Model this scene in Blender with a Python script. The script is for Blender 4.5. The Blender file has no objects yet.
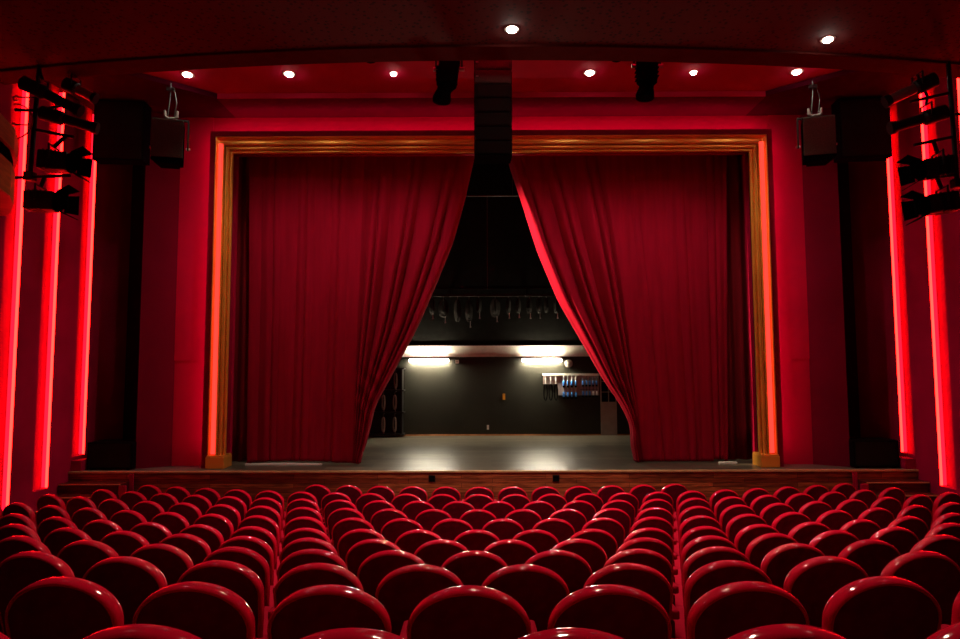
import bpy, bmesh, math, random
from mathutils import Vector, Matrix, noise
random.seed(7)
scene = bpy.context.scene
COL = scene.collection
PI = math.pi

# ------------------------------------------------------------------ materials
def new_mat(name):
    m = bpy.data.materials.new(name); m.use_nodes = True
    return m, m.node_tree.nodes, m.node_tree.links, m.node_tree.nodes['Principled BSDF']

def mat(name, color, rough=0.6, metal=0.0, spec=0.25, var=0.0, vscale=6.0, bump=0.0, bscale=40.0,
        stretch=(1, 1, 1), coat=0.0, sheen=0.0):
    m, N, L, b = new_mat(name)
    b.inputs['Roughness'].default_value = rough
    b.inputs['Metallic'].default_value = metal
    b.inputs['Specular IOR Level'].default_value = spec
    b.inputs['Coat Weight'].default_value = coat
    b.inputs['Sheen Weight'].default_value = sheen
    tc = N.new('ShaderNodeTexCoord'); mp = N.new('ShaderNodeMapping')
    mp.inputs['Scale'].default_value = stretch
    L.new(tc.outputs['Object'], mp.inputs['Vector'])
    nz = N.new('ShaderNodeTexNoise'); nz.inputs['Scale'].default_value = vscale
    nz.inputs['Detail'].default_value = 4
    L.new(mp.outputs['Vector'], nz.inputs['Vector'])
    rp = N.new('ShaderNodeValToRGB')
    lo = [max(0, c * (1 - var)) for c in color]; hi = [min(1, c * (1 + var)) for c in color]
    rp.color_ramp.elements[0].position = 0.3; rp.color_ramp.elements[1].position = 0.7
    rp.color_ramp.elements[0].color = (*lo, 1); rp.color_ramp.elements[1].color = (*hi, 1)
    L.new(nz.outputs['Fac'], rp.inputs['Fac']); L.new(rp.outputs['Color'], b.inputs['Base Color'])
    if bump > 0:
        n2 = N.new('ShaderNodeTexNoise'); n2.inputs['Scale'].default_value = bscale; n2.inputs['Detail'].default_value = 2
        L.new(mp.outputs['Vector'], n2.inputs['Vector'])
        bp = N.new('ShaderNodeBump'); bp.inputs['Strength'].default_value = bump; bp.inputs['Distance'].default_value = 0.01 if bscale < 180 else 0.0016
        L.new(n2.outputs['Fac'], bp.inputs['Height']); L.new(bp.outputs['Normal'], b.inputs['Normal'])
    return m

def planks(name, c1, c2, cm, bw, rh, rough=0.4, axes='XY', spec=0.5, bump=0.15):
    m, N, L, b = new_mat(name)
    tc = N.new('ShaderNodeTexCoord'); sx = N.new('ShaderNodeSeparateXYZ'); cx = N.new('ShaderNodeCombineXYZ')
    L.new(tc.outputs['Object'], sx.inputs[0])
    L.new(sx.outputs[axes[0]], cx.inputs['X']); L.new(sx.outputs[axes[1]], cx.inputs['Y'])
    br = N.new('ShaderNodeTexBrick'); br.offset = 0.37; br.offset_frequency = 2
    br.inputs['Scale'].default_value = 1; br.inputs['Brick Width'].default_value = bw; br.inputs['Row Height'].default_value = rh
    br.inputs['Mortar Size'].default_value = 0.004; br.inputs['Color1'].default_value = (*c1, 1)
    br.inputs['Color2'].default_value = (*c2, 1); br.inputs['Mortar'].default_value = (*cm, 1)
    L.new(cx.outputs[0], br.inputs['Vector'])
    mp = N.new('ShaderNodeMapping'); mp.inputs['Scale'].default_value = (1.2, 14, 14)
    L.new(tc.outputs['Object'], mp.inputs['Vector'])
    nz = N.new('ShaderNodeTexNoise'); nz.inputs['Scale'].default_value = 2.5; nz.inputs['Detail'].default_value = 5
    L.new(mp.outputs['Vector'], nz.inputs['Vector'])
    mx = N.new('ShaderNodeMix'); mx.data_type = 'RGBA'; mx.blend_type = 'OVERLAY'
    mx.inputs['Factor'].default_value = 0.75
    rp = N.new('ShaderNodeValToRGB'); rp.color_ramp.elements[0].position = 0.36; rp.color_ramp.elements[1].position = 0.64
    rp.color_ramp.elements[0].color = (0.22, 0.22, 0.22, 1); rp.color_ramp.elements[1].color = (0.80, 0.80, 0.80, 1)
    L.new(nz.outputs['Fac'], rp.inputs['Fac'])
    L.new(br.outputs['Color'], mx.inputs[6]); L.new(rp.outputs['Color'], mx.inputs[7])
    L.new(mx.outputs[2], b.inputs['Base Color'])
    b.inputs['Roughness'].default_value = rough; b.inputs['Specular IOR Level'].default_value = spec
    bp = N.new('ShaderNodeBump'); bp.inputs['Strength'].default_value = bump; bp.inputs['Distance'].default_value = 0.004
    L.new(nz.outputs['Fac'], bp.inputs['Height']); L.new(bp.outputs['Normal'], b.inputs['Normal'])
    return m

def emis(name, color, strength):
    m = bpy.data.materials.new(name); m.use_nodes = True
    N, L = m.node_tree.nodes, m.node_tree.links
    N.clear()
    o = N.new('ShaderNodeOutputMaterial'); e = N.new('ShaderNodeEmission')
    e.inputs['Color'].default_value = (*color, 1); e.inputs['Strength'].default_value = strength
    L.new(e.outputs[0], o.inputs['Surface'])
    return m

def perforated(name, color, dot):
    m, N, L, b = new_mat(name)
    tc = N.new('ShaderNodeTexCoord')
    vo = N.new('ShaderNodeTexVoronoi'); vo.inputs['Scale'].default_value = 13.0; vo.inputs['Randomness'].default_value = 0.85
    L.new(tc.outputs['Object'], vo.inputs['Vector'])
    rp = N.new('ShaderNodeValToRGB'); rp.color_ramp.interpolation = 'LINEAR'
    rp.color_ramp.elements[0].position = 0.24; rp.color_ramp.elements[0].color = (*dot, 1)
    rp.color_ramp.elements[1].position = 0.34; rp.color_ramp.elements[1].color = (*color, 1)
    L.new(vo.outputs['Distance'], rp.inputs['Fac']); L.new(rp.outputs['Color'], b.inputs['Base Color'])
    b.inputs['Roughness'].default_value = 0.85
    return m

M = {
 'wall': mat('red_wall_fabric', (0.36, 0.004, 0.050), 0.8, spec=0.08, var=0.18, vscale=1.2, bump=0.1, bscale=160),
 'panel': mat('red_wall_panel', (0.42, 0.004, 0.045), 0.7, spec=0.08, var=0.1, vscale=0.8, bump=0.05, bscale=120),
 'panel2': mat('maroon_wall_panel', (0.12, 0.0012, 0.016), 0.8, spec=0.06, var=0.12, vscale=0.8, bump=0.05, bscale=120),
 'board': mat('dark_red_board', (0.24, 0.003, 0.022), 0.75, spec=0.05, var=0.1),
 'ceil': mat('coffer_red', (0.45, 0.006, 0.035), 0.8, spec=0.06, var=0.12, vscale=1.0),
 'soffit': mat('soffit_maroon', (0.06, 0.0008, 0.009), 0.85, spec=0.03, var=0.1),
 'perf': perforated('perforated_ceiling', (0.085, 0.009, 0.009), (0.018, 0.002, 0.002)),
 'lip': mat('ceiling_lip', (0.085, 0.011, 0.010), 0.85, spec=0.04, var=0.1),
 'carpet': mat('maroon_carpet', (0.16, 0.003, 0.01), 0.95, var=0.25, vscale=30, bump=0.2, bscale=300),
 'seat': mat('glossy_red_vinyl', (0.60, 0.0035, 0.026), 0.08, spec=0.5, var=0.08, vscale=18, bump=0.16, bscale=190),
 'cush': mat('red_seat_cloth', (0.36, 0.003, 0.019), 0.85, spec=0.04, var=0.12, vscale=25, bump=0.1, bscale=150),
 'seatback': mat('dark_maroon_seat_shell', (0.11, 0.001, 0.014), 0.7, spec=0.08, var=0.2, vscale=20, bump=0.05, bscale=200),
 'velvet': mat('red_velvet', (0.285, 0.0025, 0.019), 0.9, spec=0.06, var=0.14, vscale=3, stretch=(3, 3, 0.25), bump=0.06, bscale=90),
 'velvet_dark': mat('dark_red_drape', (0.22, 0.003, 0.012), 0.9, spec=0.2, var=0.15, vscale=3, stretch=(4, 4, 0.2)),
 'gold': mat('gilt_wood', (0.93, 0.43, 0.07), 0.36, metal=0.55, var=0.12, vscale=2.0, stretch=(1, 1, 1)),
 'black': mat('matte_black', (0.005, 0.0045, 0.0045), 0.8, spec=0.0, var=0.2),
 'blackpaint': mat('black_painted_metal', (0.010, 0.008, 0.008), 0.42, spec=0.3, var=0.2),
 'void': mat('black_cloth', (0.010, 0.008, 0.007), 0.95, spec=0.1, var=0.2),
 'niche': mat('niche_black_red', (0.035, 0.001, 0.003), 0.9, spec=0.1, var=0.2),
 'stagewall': mat('charcoal_stage_wall', (0.022, 0.0205, 0.0135), 0.65, spec=0.3, var=0.2, vscale=1.5),
 'stageblack': mat('black_upper_stage_wall', (0.010, 0.0095, 0.008), 0.9, spec=0.05, var=0.25),
 'beam': mat('off_white_beam', (0.80, 0.74, 0.66), 0.7, var=0.08),
 'white': mat('white_plastic', (0.75, 0.72, 0.68), 0.5, var=0.04),
 'grey': mat('grey_paint', (0.36, 0.30, 0.26), 0.6, var=0.1),
 'boardgrey': mat('dusty_pink_grey_board', (0.42, 0.32, 0.28), 0.7, var=0.12),
 'blue': mat('blue_plastic', (0.06, 0.20, 0.55), 0.35, var=0.1),
 'rope': mat('dull_cable', (0.10, 0.085, 0.075), 0.55, var=0.2),
 'cable': mat('dark_rubber_cable', (0.026, 0.023, 0.020), 0.7, spec=0.08, var=0.2),
 'steel': mat('bare_steel', (0.55, 0.5, 0.47), 0.3, metal=0.9, var=0.1),
 'grille': mat('shaded_array_grille', (0.020, 0.013, 0.011), 0.7, spec=0.1, var=0.2, vscale=60, bump=0.3, bscale=260),
 'grille2': mat('grey_brown_grille', (0.085, 0.085, 0.065), 0.7, spec=0.06, var=0.2, vscale=60, bump=0.3, bscale=260),
 'grille_lit': mat('lit_array_grille', (0.10, 0.075, 0.064), 0.7, spec=0.1, var=0.2, vscale=60, bump=0.3, bscale=260),  # paler array grille: light on the upper cabinets put into the colour
 'orange': mat('orange_tag', (0.75, 0.33, 0.03), 0.5),
 'balcony': mat('orange_brown_wood', (0.42, 0.17, 0.04), 0.4, var=0.3, vscale=3, stretch=(1, 1, 8)),
 'lit_edge': mat('lit_wood_edge', (0.50, 0.26, 0.12), 0.45, var=0.25, vscale=5),  # paler wood tone puts the highlight along the edges into the colour
 'skirt': mat('orange_wood_strip', (0.50, 0.22, 0.09), 0.5, var=0.2),
 'stagefloor': planks('stage_floor_boards', (0.160, 0.138, 0.100), (0.062, 0.053, 0.039), (0.02, 0.018, 0.014), 2.4, 0.30, 0.30, 'XY', bump=0.25),
 'stagefront': planks('stage_front_boards', (0.40, 0.10, 0.034), (0.17, 0.032, 0.014), (0.04, 0.006, 0.004), 1.6, 0.085, 0.35, 'XZ'),
 'stepwood': planks('step_boards', (0.085, 0.010, 0.006), (0.045, 0.005, 0.004), (0.015, 0.002, 0.002), 1.2, 0.07, 0.4, 'XZ'),
 'led': emis('red_led', (1.0, 0.0066, 0.0045), 26.0),
 'ledsoft': emis('red_led_soft', (1.0, 0.006, 0.020), 3.0),
 'frame_reflection': emis('red_reflection_glow', (1.0, 0.040, 0.026), 2.0),  # emission standing in for a red reflection on the gilt
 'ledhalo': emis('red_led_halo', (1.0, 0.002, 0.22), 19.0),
 'ledcove': emis('red_led_cove', (1.0, 0.010, 0.26), 32.0),
 'tube': emis('fluorescent', (1.0, 0.89, 0.66), 460.0),
 'lamp': emis('lamp_face', (1.0, 0.90, 0.76), 60.0),
}

# ------------------------------------------------------------------ helpers
def add_box(bm, c, s, rot=None, bev=0.0):
    r = bmesh.ops.create_cube(bm, size=1.0)
    vs = r['verts']
    mt = Matrix.Translation(Vector(c))
    if rot is not None: mt = mt @ rot
    mt = mt @ Matrix.Diagonal((s[0], s[1], s[2], 1))
    bmesh.ops.transform(bm, matrix=mt, verts=vs)
    if bev > 0:
        es = list({e for v in vs for e in v.link_edges})
        bmesh.ops.bevel(bm, geom=es, offset=bev, segments=2, affect='EDGES', profile=0.6)

def bb(bm, x0, x1, y0, y1, z0, z1, bev=0.0):
    add_box(bm, ((x0 + x1) / 2, (y0 + y1) / 2, (z0 + z1) / 2), (abs(x1 - x0), abs(y1 - y0), abs(z1 - z0)), None, bev)

def add_tube(bm, pts, rad, n=10, cap=True):
    """round bar swept along points; rad a number or one per point"""
    pts = [Vector(p) for p in pts]
    if not hasattr(rad, '__len__'): rad = [rad] * len(pts)
    rings = []
    t0 = (pts[1] - pts[0]).normalized()
    ref = Vector((0, 0, 1)) if abs(t0.z) < 0.9 else Vector((1, 0, 0))
    u = t0.cross(ref).normalized()
    for i, p in enumerate(pts):
        a = pts[max(i - 1, 0)]; b = pts[min(i + 1, len(pts) - 1)]
        t = (b - a)
        t = t.normalized() if t.length > 1e-9 else t0
        u = (u - t * u.dot(t))
        u = u.normalized() if u.length > 1e-6 else t.orthogonal().normalized()
        w = t.cross(u)
        rings.append([bm.verts.new(p + (u * math.cos(2 * PI * k / n) + w * math.sin(2 * PI * k / n)) * rad[i]) for k in range(n)])
    for a, b in zip(rings, rings[1:]):
        for k in range(n):
            bm.faces.new((a[k], a[(k + 1) % n], b[(k + 1) % n], b[k]))
    if cap:
        bm.faces.new(rings[0][::-1]); bm.faces.new(rings[-1])

def add_prism(bm, poly, z0, z1):
    a = [bm.verts.new((x, y, z0)) for x, y in poly]; b = [bm.verts.new((x, y, z1)) for x, y in poly]
    n = len(poly)
    for k in range(n):
        bm.faces.new((a[k], a[(k + 1) % n], b[(k + 1) % n], b[k]))
    bm.faces.new(a[::-1]); bm.faces.new(b)

def obj(name, bm, m, parent=None, smooth=False, kind=None, label=None):
    bmesh.ops.recalc_face_normals(bm, faces=bm.faces[:])
    me = bpy.data.meshes.new(name); bm.to_mesh(me); bm.free()
    me.materials.append(M[m] if isinstance(m, str) else m)
    if smooth:
        for p in me.polygons: p.use_smooth = True
    o = bpy.data.objects.new(name, me); COL.objects.link(o)
    if parent is not None:
        o.parent = parent
        o.matrix_parent_inverse = Matrix.Identity(4)
    if kind: o['kind'] = kind
    if label: o['label'] = label
    return o

def sharp(o, deg=40):
    for p in o.data.polygons: p.use_smooth = True
    o.data.set_sharp_from_angle(angle=math.radians(deg))
    return o

def thing(name, label, cat, loc=(0, 0, 0), rz=0.0, group=None):
    o = bpy.data.objects.new(name, None); COL.objects.link(o)
    o.empty_display_size = 0.1
    o.location = loc; o.rotation_euler = (0, 0, rz)
    o['label'] = label; o['category'] = cat
    if group: o['group'] = group
    return o

def tag(o, label, cat, group=None):
    o['label'] = label; o['category'] = cat
    if group: o['group'] = group
    return o

def struct(name, bm, m, label=None, cat=None, smooth=False):
    o = obj(name, bm, m, None, smooth, 'structure')
    if label: o['label'] = label
    if cat: o['category'] = cat
    return o

def part(name, parent, m, build, smooth=0, label=None):
    bm = bmesh.new(); build(bm)
    o = obj(name, bm, m, parent, False, None, label)
    if smooth: sharp(o, smooth)
    return o

# ------------------------------------------------------------------ camera
F = 640.0
CX, CY, CZ = -0.19, 0.0, 3.0
pitch = math.atan(46 / F); yaw = math.atan(2 / F); roll = 0.003
cam_d = bpy.data.cameras.new('camera'); cam = bpy.data.objects.new('camera', cam_d); COL.objects.link(cam)
cam_d.sensor_width = 36.0; cam_d.lens = 36.0 * F / 960.0; cam_d.clip_start = 0.05
cam.matrix_world = (Matrix.Translation((CX, CY, CZ)) @ Matrix.Rotation(yaw, 4, 'Z')
                    @ Matrix.Rotation(PI / 2 + pitch, 4, 'X') @ Matrix.Rotation(-roll, 4, 'Z'))
scene.camera = cam

def proj(X, Y, Z):
    x, y, z = X - CX, Y - CY, Z - CZ
    xr = x * math.cos(yaw) + y * math.sin(yaw); yr = -x * math.sin(yaw) + y * math.cos(yaw)
    d = yr * math.cos(pitch) + z * math.sin(pitch); u = z * math.cos(pitch) - yr * math.sin(pitch)
    return 480 + F * xr / d, 319.5 - F * u / d, d

# ------------------------------------------------------------------ rake of the auditorium
R_ROW = 20.0
ROWY = [1.65, 2.56, 3.47, 4.38, 5.29, 6.20, 7.11, 8.01, 8.91, 9.82, 10.72]
ROWTOP = [2.350, 2.152, 1.958, 1.774, 1.605, 1.455, 1.345, 1.248, 1.160, 1.075, 1.018]
SEAT_H = 0.95
W_SEAT = 0.55
def sag(x): return R_ROW - math.sqrt(R_ROW ** 2 - x * x)

bm = bmesh.new()
xs = [-8.6 + 17.2 * i / 40 for i in range(41)]
levels = []                                     # (rho, z) stepped profile
levels.append((-4.2, ROWTOP[0] - SEAT_H))
for r in range(10):
    edge = ROWY[r] + 0.62
    levels.append((edge, ROWTOP[r] - SEAT_H)); levels.append((edge, ROWTOP[r + 1] - SEAT_H))
levels.append((14.0, ROWTOP[10] - SEAT_H))
prev = None
for rho, z in levels:
    ring = [bm.verts.new((x, min(rho + sag(x), 14.5), z)) for x in xs]
    if prev:
        for k in range(40):
            bm.faces.new((prev[k], prev[k + 1], ring[k + 1], ring[k]))
    prev = ring
struct('floor', bm, 'carpet')

# ------------------------------------------------------------------ side walls with lit recesses
STRIPS = [(10.88, 0.60), (11.83, 0.80), (12.88, 1.26)]
WX = 8.1
def side_wall(sx, name):
    poly = [(WX, -4.2)]
    for Fy, zb in STRIPS:
        poly += [(WX, Fy - 0.42), (WX + 0.13, Fy - 0.42), (WX + 0.13, Fy), (WX, Fy)]
    poly += [(WX, 14.2), (WX + 0.5, 14.2), (WX + 0.5, -4.2)]
    bm = bmesh.new(); add_prism(bm, [(sx * x, y) for x, y in poly], -0.1, 8.9)
    for Fy, zb in STRIPS:                     # the wall closes flush below each recess
        bb(bm, sx * (WX + 0.0005), sx * (WX + 0.13), Fy - 0.42, Fy, -0.1, zb)
    struct(name, bm, 'wall')
side_wall(-1, 'wall_left'); side_wall(1, 'wall_right')
which = ['farthest from the stage', 'middle one of three', 'nearest the stage']
for sx, side in ((-1, 'left'), (1, 'right')):
    for i, (Fy, zb) in enumerate(STRIPS):
        t = thing('glow_strip', f'glowing red vertical light strip in the {side} side wall, {which[i]}', 'light strip',
                  (sx * (WX + 0.065), Fy - 0.012, zb), 0, 'red light strips in the side walls')
        part('diffuser', t, 'led', lambda b: bb(b, -sx * 0.055, -sx * 0.018, -0.020, 0.0, 0.01, 8.2 - zb))
        part('side_diffuser', t, 'ledsoft', lambda b: bb(b, -sx * 0.0175, sx * 0.055, -0.014, 0.0, 0.01, 8.2 - zb))
        part('channel', t, 'board', lambda b: bb(b, -0.062, 0.062, 0.0, 0.011, 0.0, 8.22 - zb))

bm = bmesh.new(); bb(bm, -8.6, 8.6, -4.4, -4.2, -0.1, 8.9)
struct('wall_rear', bm, 'wall')

# proscenium wall around the opening, with its angled maroon wings and black niches
bm = bmesh.new()
bb(bm, -6.52, -5.30, 13.08, 13.2, 0.98, 8.6); bb(bm, 5.30, 6.52, 13.08, 13.2, 0.98, 8.6)
bb(bm, -5.30, 5.30, 13.08, 13.2, 7.40, 8.6)
struct('wall_front', bm, 'panel')
for sx, nm in ((-1, 'left'), (1, 'right')):
    bm = bmesh.new()
    bb(bm, sx * 5.80, sx * 6.50, 13.055, 13.08, 3.12, 8.20)
    struct('trim_1' if sx < 0 else 'trim_2', bm, 'panel')
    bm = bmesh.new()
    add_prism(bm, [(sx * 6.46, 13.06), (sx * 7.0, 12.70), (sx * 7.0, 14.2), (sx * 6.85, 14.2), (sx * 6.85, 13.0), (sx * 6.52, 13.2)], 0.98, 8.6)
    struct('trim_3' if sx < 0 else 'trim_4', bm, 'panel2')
    bm = bmesh.new(); bb(bm, sx * 6.85, sx * 8.6, 14.2, 14.4, 0.9, 8.9)
    struct('trim_5' if sx < 0 else 'trim_6', bm, 'niche')

# ------------------------------------------------------------------ ceilings
def bridge_edge(x): return 9.50 + (x * x) / (2 * 42.0)
bm = bmesh.new()
n = 40
xs = [-8.6 + 17.2 * i / n for i in range(n + 1)]
fr = [(x, bridge_edge(x) - 0.02) for x in xs]
add_prism(bm, [(-8.6, -4.2)] + [(8.6, -4.2)] + fr[::-1], 7.70, 8.9)
struct('ceiling', bm, 'perf')
bm = bmesh.new()
a = [(x, bridge_edge(x) - 0.42) for x in xs]; b_ = [(x, bridge_edge(x)) for x in xs]
add_prism(bm, a + b_[::-1], 7.665, 7.85)
struct('trim_7', bm, 'lip')
bm = bmesh.new(); bb(bm, -8.6, 8.6, 9.2, 14.4, 8.30, 8.9)
struct('ceiling_coffer', bm, 'ceil')
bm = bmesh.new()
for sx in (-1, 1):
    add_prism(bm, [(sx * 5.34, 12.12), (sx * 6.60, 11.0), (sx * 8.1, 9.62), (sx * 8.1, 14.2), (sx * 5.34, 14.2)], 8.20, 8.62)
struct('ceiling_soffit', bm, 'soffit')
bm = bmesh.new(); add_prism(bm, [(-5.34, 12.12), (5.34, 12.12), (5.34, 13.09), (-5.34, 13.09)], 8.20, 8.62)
struct('trim_14', bm, 'panel2')  # soffit's middle painted paler than its sides to read as lit
bm = bmesh.new()
bb(bm, -5.33, 5.33, 12.10, 12.118, 8.20, 8.299); struct('trim_15', bm, 'ceil'); bm = bmesh.new()  # middle of the fascia in coffer red for the same lit look
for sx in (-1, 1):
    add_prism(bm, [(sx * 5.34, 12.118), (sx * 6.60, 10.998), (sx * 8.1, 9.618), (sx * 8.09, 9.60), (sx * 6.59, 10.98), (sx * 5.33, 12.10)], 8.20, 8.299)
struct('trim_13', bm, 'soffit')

# unseen red cove light on the stage side of the lowered ceiling, washing the recess
bm = bmesh.new()
cxs = [x for x in xs if -4.0 < x < 7.9]  # unseen run, cut short at the left so that end stays darker
a = [(x, bridge_edge(x)) for x in cxs]; b_ = [(x, bridge_edge(x) + 0.10) for x in cxs]
add_prism(bm, a + b_[::-1], 8.10, 8.12)
tag(obj('unseen_cove_light', bm, 'ledcove'), 'unseen red cove light behind the edge of the dark lowered ceiling', 'light strip')
bm = bmesh.new()
c_ = [(x, bridge_edge(x) + 0.13) for x in cxs]; d_ = [(x, bridge_edge(x) + 0.145) for x in cxs]
add_prism(bm, a + d_[::-1], 8.06, 8.095); add_prism(bm, c_ + d_[::-1], 8.095, 8.165)
o = obj('shield_trough', bm, 'board', bpy.data.objects['unseen_cove_light'])  # unseen shield added to keep the cove glow off array and spotlights
# downlights
def downlight(x, y, z, label, r=0.075, power=160, spot=82):
    t = thing('downlight', label, 'ceiling light', (x, y, z), 0, 'lit recessed ceiling downlights')
    def ring(b):
        for rr0, rr1, z0, z1 in ((r * 1.0, r * 1.45, -0.012, -0.012), (r * 1.45, r * 1.5, -0.012, 0.0), (r * 1.0, r * 0.96, -0.012, 0.02)):
            A = [b.verts.new((rr0 * math.cos(2 * PI * k / 20), rr0 * math.sin(2 * PI * k / 20), z0)) for k in range(20)]
            B = [b.verts.new((rr1 * math.cos(2 * PI * k / 20), rr1 * math.sin(2 * PI * k / 20), z1)) for k in range(20)]
            for k in range(20): b.faces.new((A[k], A[(k + 1) % 20], B[(k + 1) % 20], B[k]))
    part('trim_ring', t, 'steel', ring)
    def bulb(b):
        prof = [(0.002, -0.05), (r * 0.5, -0.045), (r * 0.85, -0.028), (r * 0.97, -0.004)]
        rings = [[b.verts.new((q * math.cos(2 * PI * k / 16), q * math.sin(2 * PI * k / 16), zz)) for k in range(16)] for q, zz in prof]
        for A, B in zip(rings, rings[1:]):
            for k in range(16): b.faces.new((A[k], A[(k + 1) % 16], B[(k + 1) % 16], B[k]))
        b.faces.new(rings[0]); b.faces.new(rings[-1])
    part('bulb', t, 'lamp', bulb)
    ld = bpy.data.lights.new('downlight_beam', 'SPOT'); ld.energy = power; ld.color = (1.0, 0.82, 0.64)
    ld.spot_size = math.radians(spot); ld.spot_blend = 0.6; ld.shadow_soft_size = 0.05
    lo = bpy.data.objects.new('downlight_beam', ld); COL.objects.link(lo); lo.location = (x, y, z - 0.07)
    return t
names6 = ['lit downlight above the left speaker cabinet in the red ceiling recess',
          'lit downlight in the red ceiling recess, second from the left',
          'small lit downlight in the red ceiling recess, left of the left hanging spotlight',
          'lit downlight in the red recess, between line array and right hanging spotlight',
          'small lit downlight in the red ceiling recess, right of the right hanging spotlight',
          'lit downlight in the red ceiling recess, above the right speaker cabinet']
for x, nm in zip((-5.53, -3.68, -1.78, 1.78, 3.66, 5.53), names6):
    downlight(x, 11.27, 8.30, nm, 0.055 if 'small' in nm else 0.08, 200 if abs(x) < 5 else 55, 120)
downlight(0.243, 8.65, 7.70, 'brightest lit downlight in the dark perforated ceiling, above the line array', 0.075, 1000)
downlight(4.83, 8.97, 7.70, 'lit downlight in the dark perforated ceiling, upper right', 0.07, 200)
# further house lamps of the same ceiling, behind the picture's top edge
for x, y, p in ((-4.4, 5.0, 70), (0.2, 5.0, 640), (4.8, 5.0, 85), (-4.4, 1.0, 2), (0.2, 1.0, 5), (4.8, 1.0, 2)):
    ld = bpy.data.lights.new('house_lamp', 'SPOT'); ld.energy = p; ld.color = (1.0, 0.80, 0.62)
    ld.spot_size = math.radians(120); ld.spot_blend = 0.7; ld.shadow_soft_size = 0.05
    lo = bpy.data.objects.new('house_lamp', ld); COL.objects.link(lo); lo.location = (x, y, 7.6)

# ------------------------------------------------------------------ proscenium frame
def sweep_frame(bm, prof, inner_w, top_z, z0):
    """prof: (offset outward from the inner edge, y) points, swept up, over and down with mitred corners"""
    rows = []
    for o, y in prof:
        w = inner_w + o; h = top_z + o
        rows.append([bm.verts.new(p) for p in ((-w, y, z0), (-w, y, h), (w, y, h), (w, y, z0))])
    m = len(prof)
    for i in range(m):
        A, B = rows[i], rows[(i + 1) % m]
        for k in range(3): bm.faces.new((A[k], A[k + 1], B[k + 1], B[k]))
    bm.faces.new([r[0] for r in rows]); bm.faces.new([r[3] for r in rows][::-1])
fx0 = thing('proscenium_frame', 'gilded moulded frame with red glow around the stage opening', 'stage frame', (0, 0, 1.0))
IW, IT = 5.265, 6.33      # half width, height above the stage
def arc(o, y, r, a0, a1, n=7): return [(o + r * math.cos(math.radians(a0 + (a1 - a0) * i / n)), y - r * math.sin(math.radians(a0 + (a1 - a0) * i / n))) for i in range(n + 1)]
prof = [(0.0, 12.82), (0.0, 12.80)] + arc(0.028, 12.788, 0.025, 180, 0) + [(0.058, 12.80), (0.066, 12.80)] \
     + arc(0.104, 12.765, 0.036, 180, 0, 9) + [(0.143, 12.79), (0.150, 12.79), (0.150, 12.71), (0.162, 12.695)] \
     + [(0.176, 12.725), (0.21, 12.765), (0.26, 12.77), (0.295, 12.74), (0.302, 12.695), (0.315, 12.685), (0.33, 12.70), (0.33, 12.82)]
bm = bmesh.new(); sweep_frame(bm, prof, IW, IT, 0.24)
sharp(obj('moulding', bm, 'gold', fx0), 35)
for s in (-1, 1):
    def blk(b, s=s):
        bb(b, s * (IW - 0.015), s * (IW + 0.345), 12.66, 13.079, 0.0, 0.22, 0.008)
        bb(b, s * (IW - 0.005), s * (IW + 0.335), 12.67, 13.079, 0.22, 0.25, 0.006)
    part('plinth', fx0, 'gold', blk)
    part('glow_strip', fx0, 'frame_reflection', lambda b, s=s: bb(b, s * (IW + 0.192), s * (IW + 0.284), 12.742, 12.762, 0.27, IT + 0.20, 0.006), label='pinkish red reflection along the frame edge')  # emissive strip paints the wall strips' reflection on the outer moulding
bm = bmesh.new(); sweep_frame(bm, [(0.03, 12.821), (0.32, 12.821), (0.32, 13.079), (0.10, 13.079)], IW, IT, 0.0)
obj('reveal', bm, 'black', fx0)
bm = bmesh.new(); sweep_frame(bm, [(0.33, 12.78), (0.465, 12.76), (0.465, 12.785), (0.33, 12.80)], IW, IT, 0.0)
obj('backing_board', bm, 'board', fx0)
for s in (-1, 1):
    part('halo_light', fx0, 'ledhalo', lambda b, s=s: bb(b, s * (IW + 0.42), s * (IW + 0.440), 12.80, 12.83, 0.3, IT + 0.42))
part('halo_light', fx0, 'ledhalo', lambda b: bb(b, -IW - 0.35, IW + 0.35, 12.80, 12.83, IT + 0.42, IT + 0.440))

# ------------------------------------------------------------------ stage
SF = 12.39
bm = bmesh.new(); bb(bm, -8.6, 8.6, SF + 0.02, 18.7, 0.90, 0.999)
struct('floor_stage', bm, 'stagefloor')
bm = bmesh.new(); bb(bm, -8.1, 8.1, SF, SF + 0.12, -0.1, 0.965)
struct('trim_8', bm, 'stagefront')
bm = bmesh.new(); bb(bm, -8.1, 8.1, SF - 0.03, SF + 0.06, 0.965, 1.0, 0.006)
struct('trim_9', bm, 'lit_edge')
for x, nm in ((-1.153, 'left'), (1.21, 'right')):
    t = thing('stage_socket', f'small black square socket in the wooden stage front, {nm} one', 'socket', (x, SF, 0.79), 0, 'sockets in the stage front')
    part('housing', t, 'blackpaint', lambda b: bb(b, -0.066, 0.066, -0.02, -0.001, 0.0, 0.125, 0.004))
    part('flap', t, 'black', lambda b: bb(b, -0.05, 0.05, -0.03, -0.021, 0.015, 0.11, 0.003))
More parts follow.
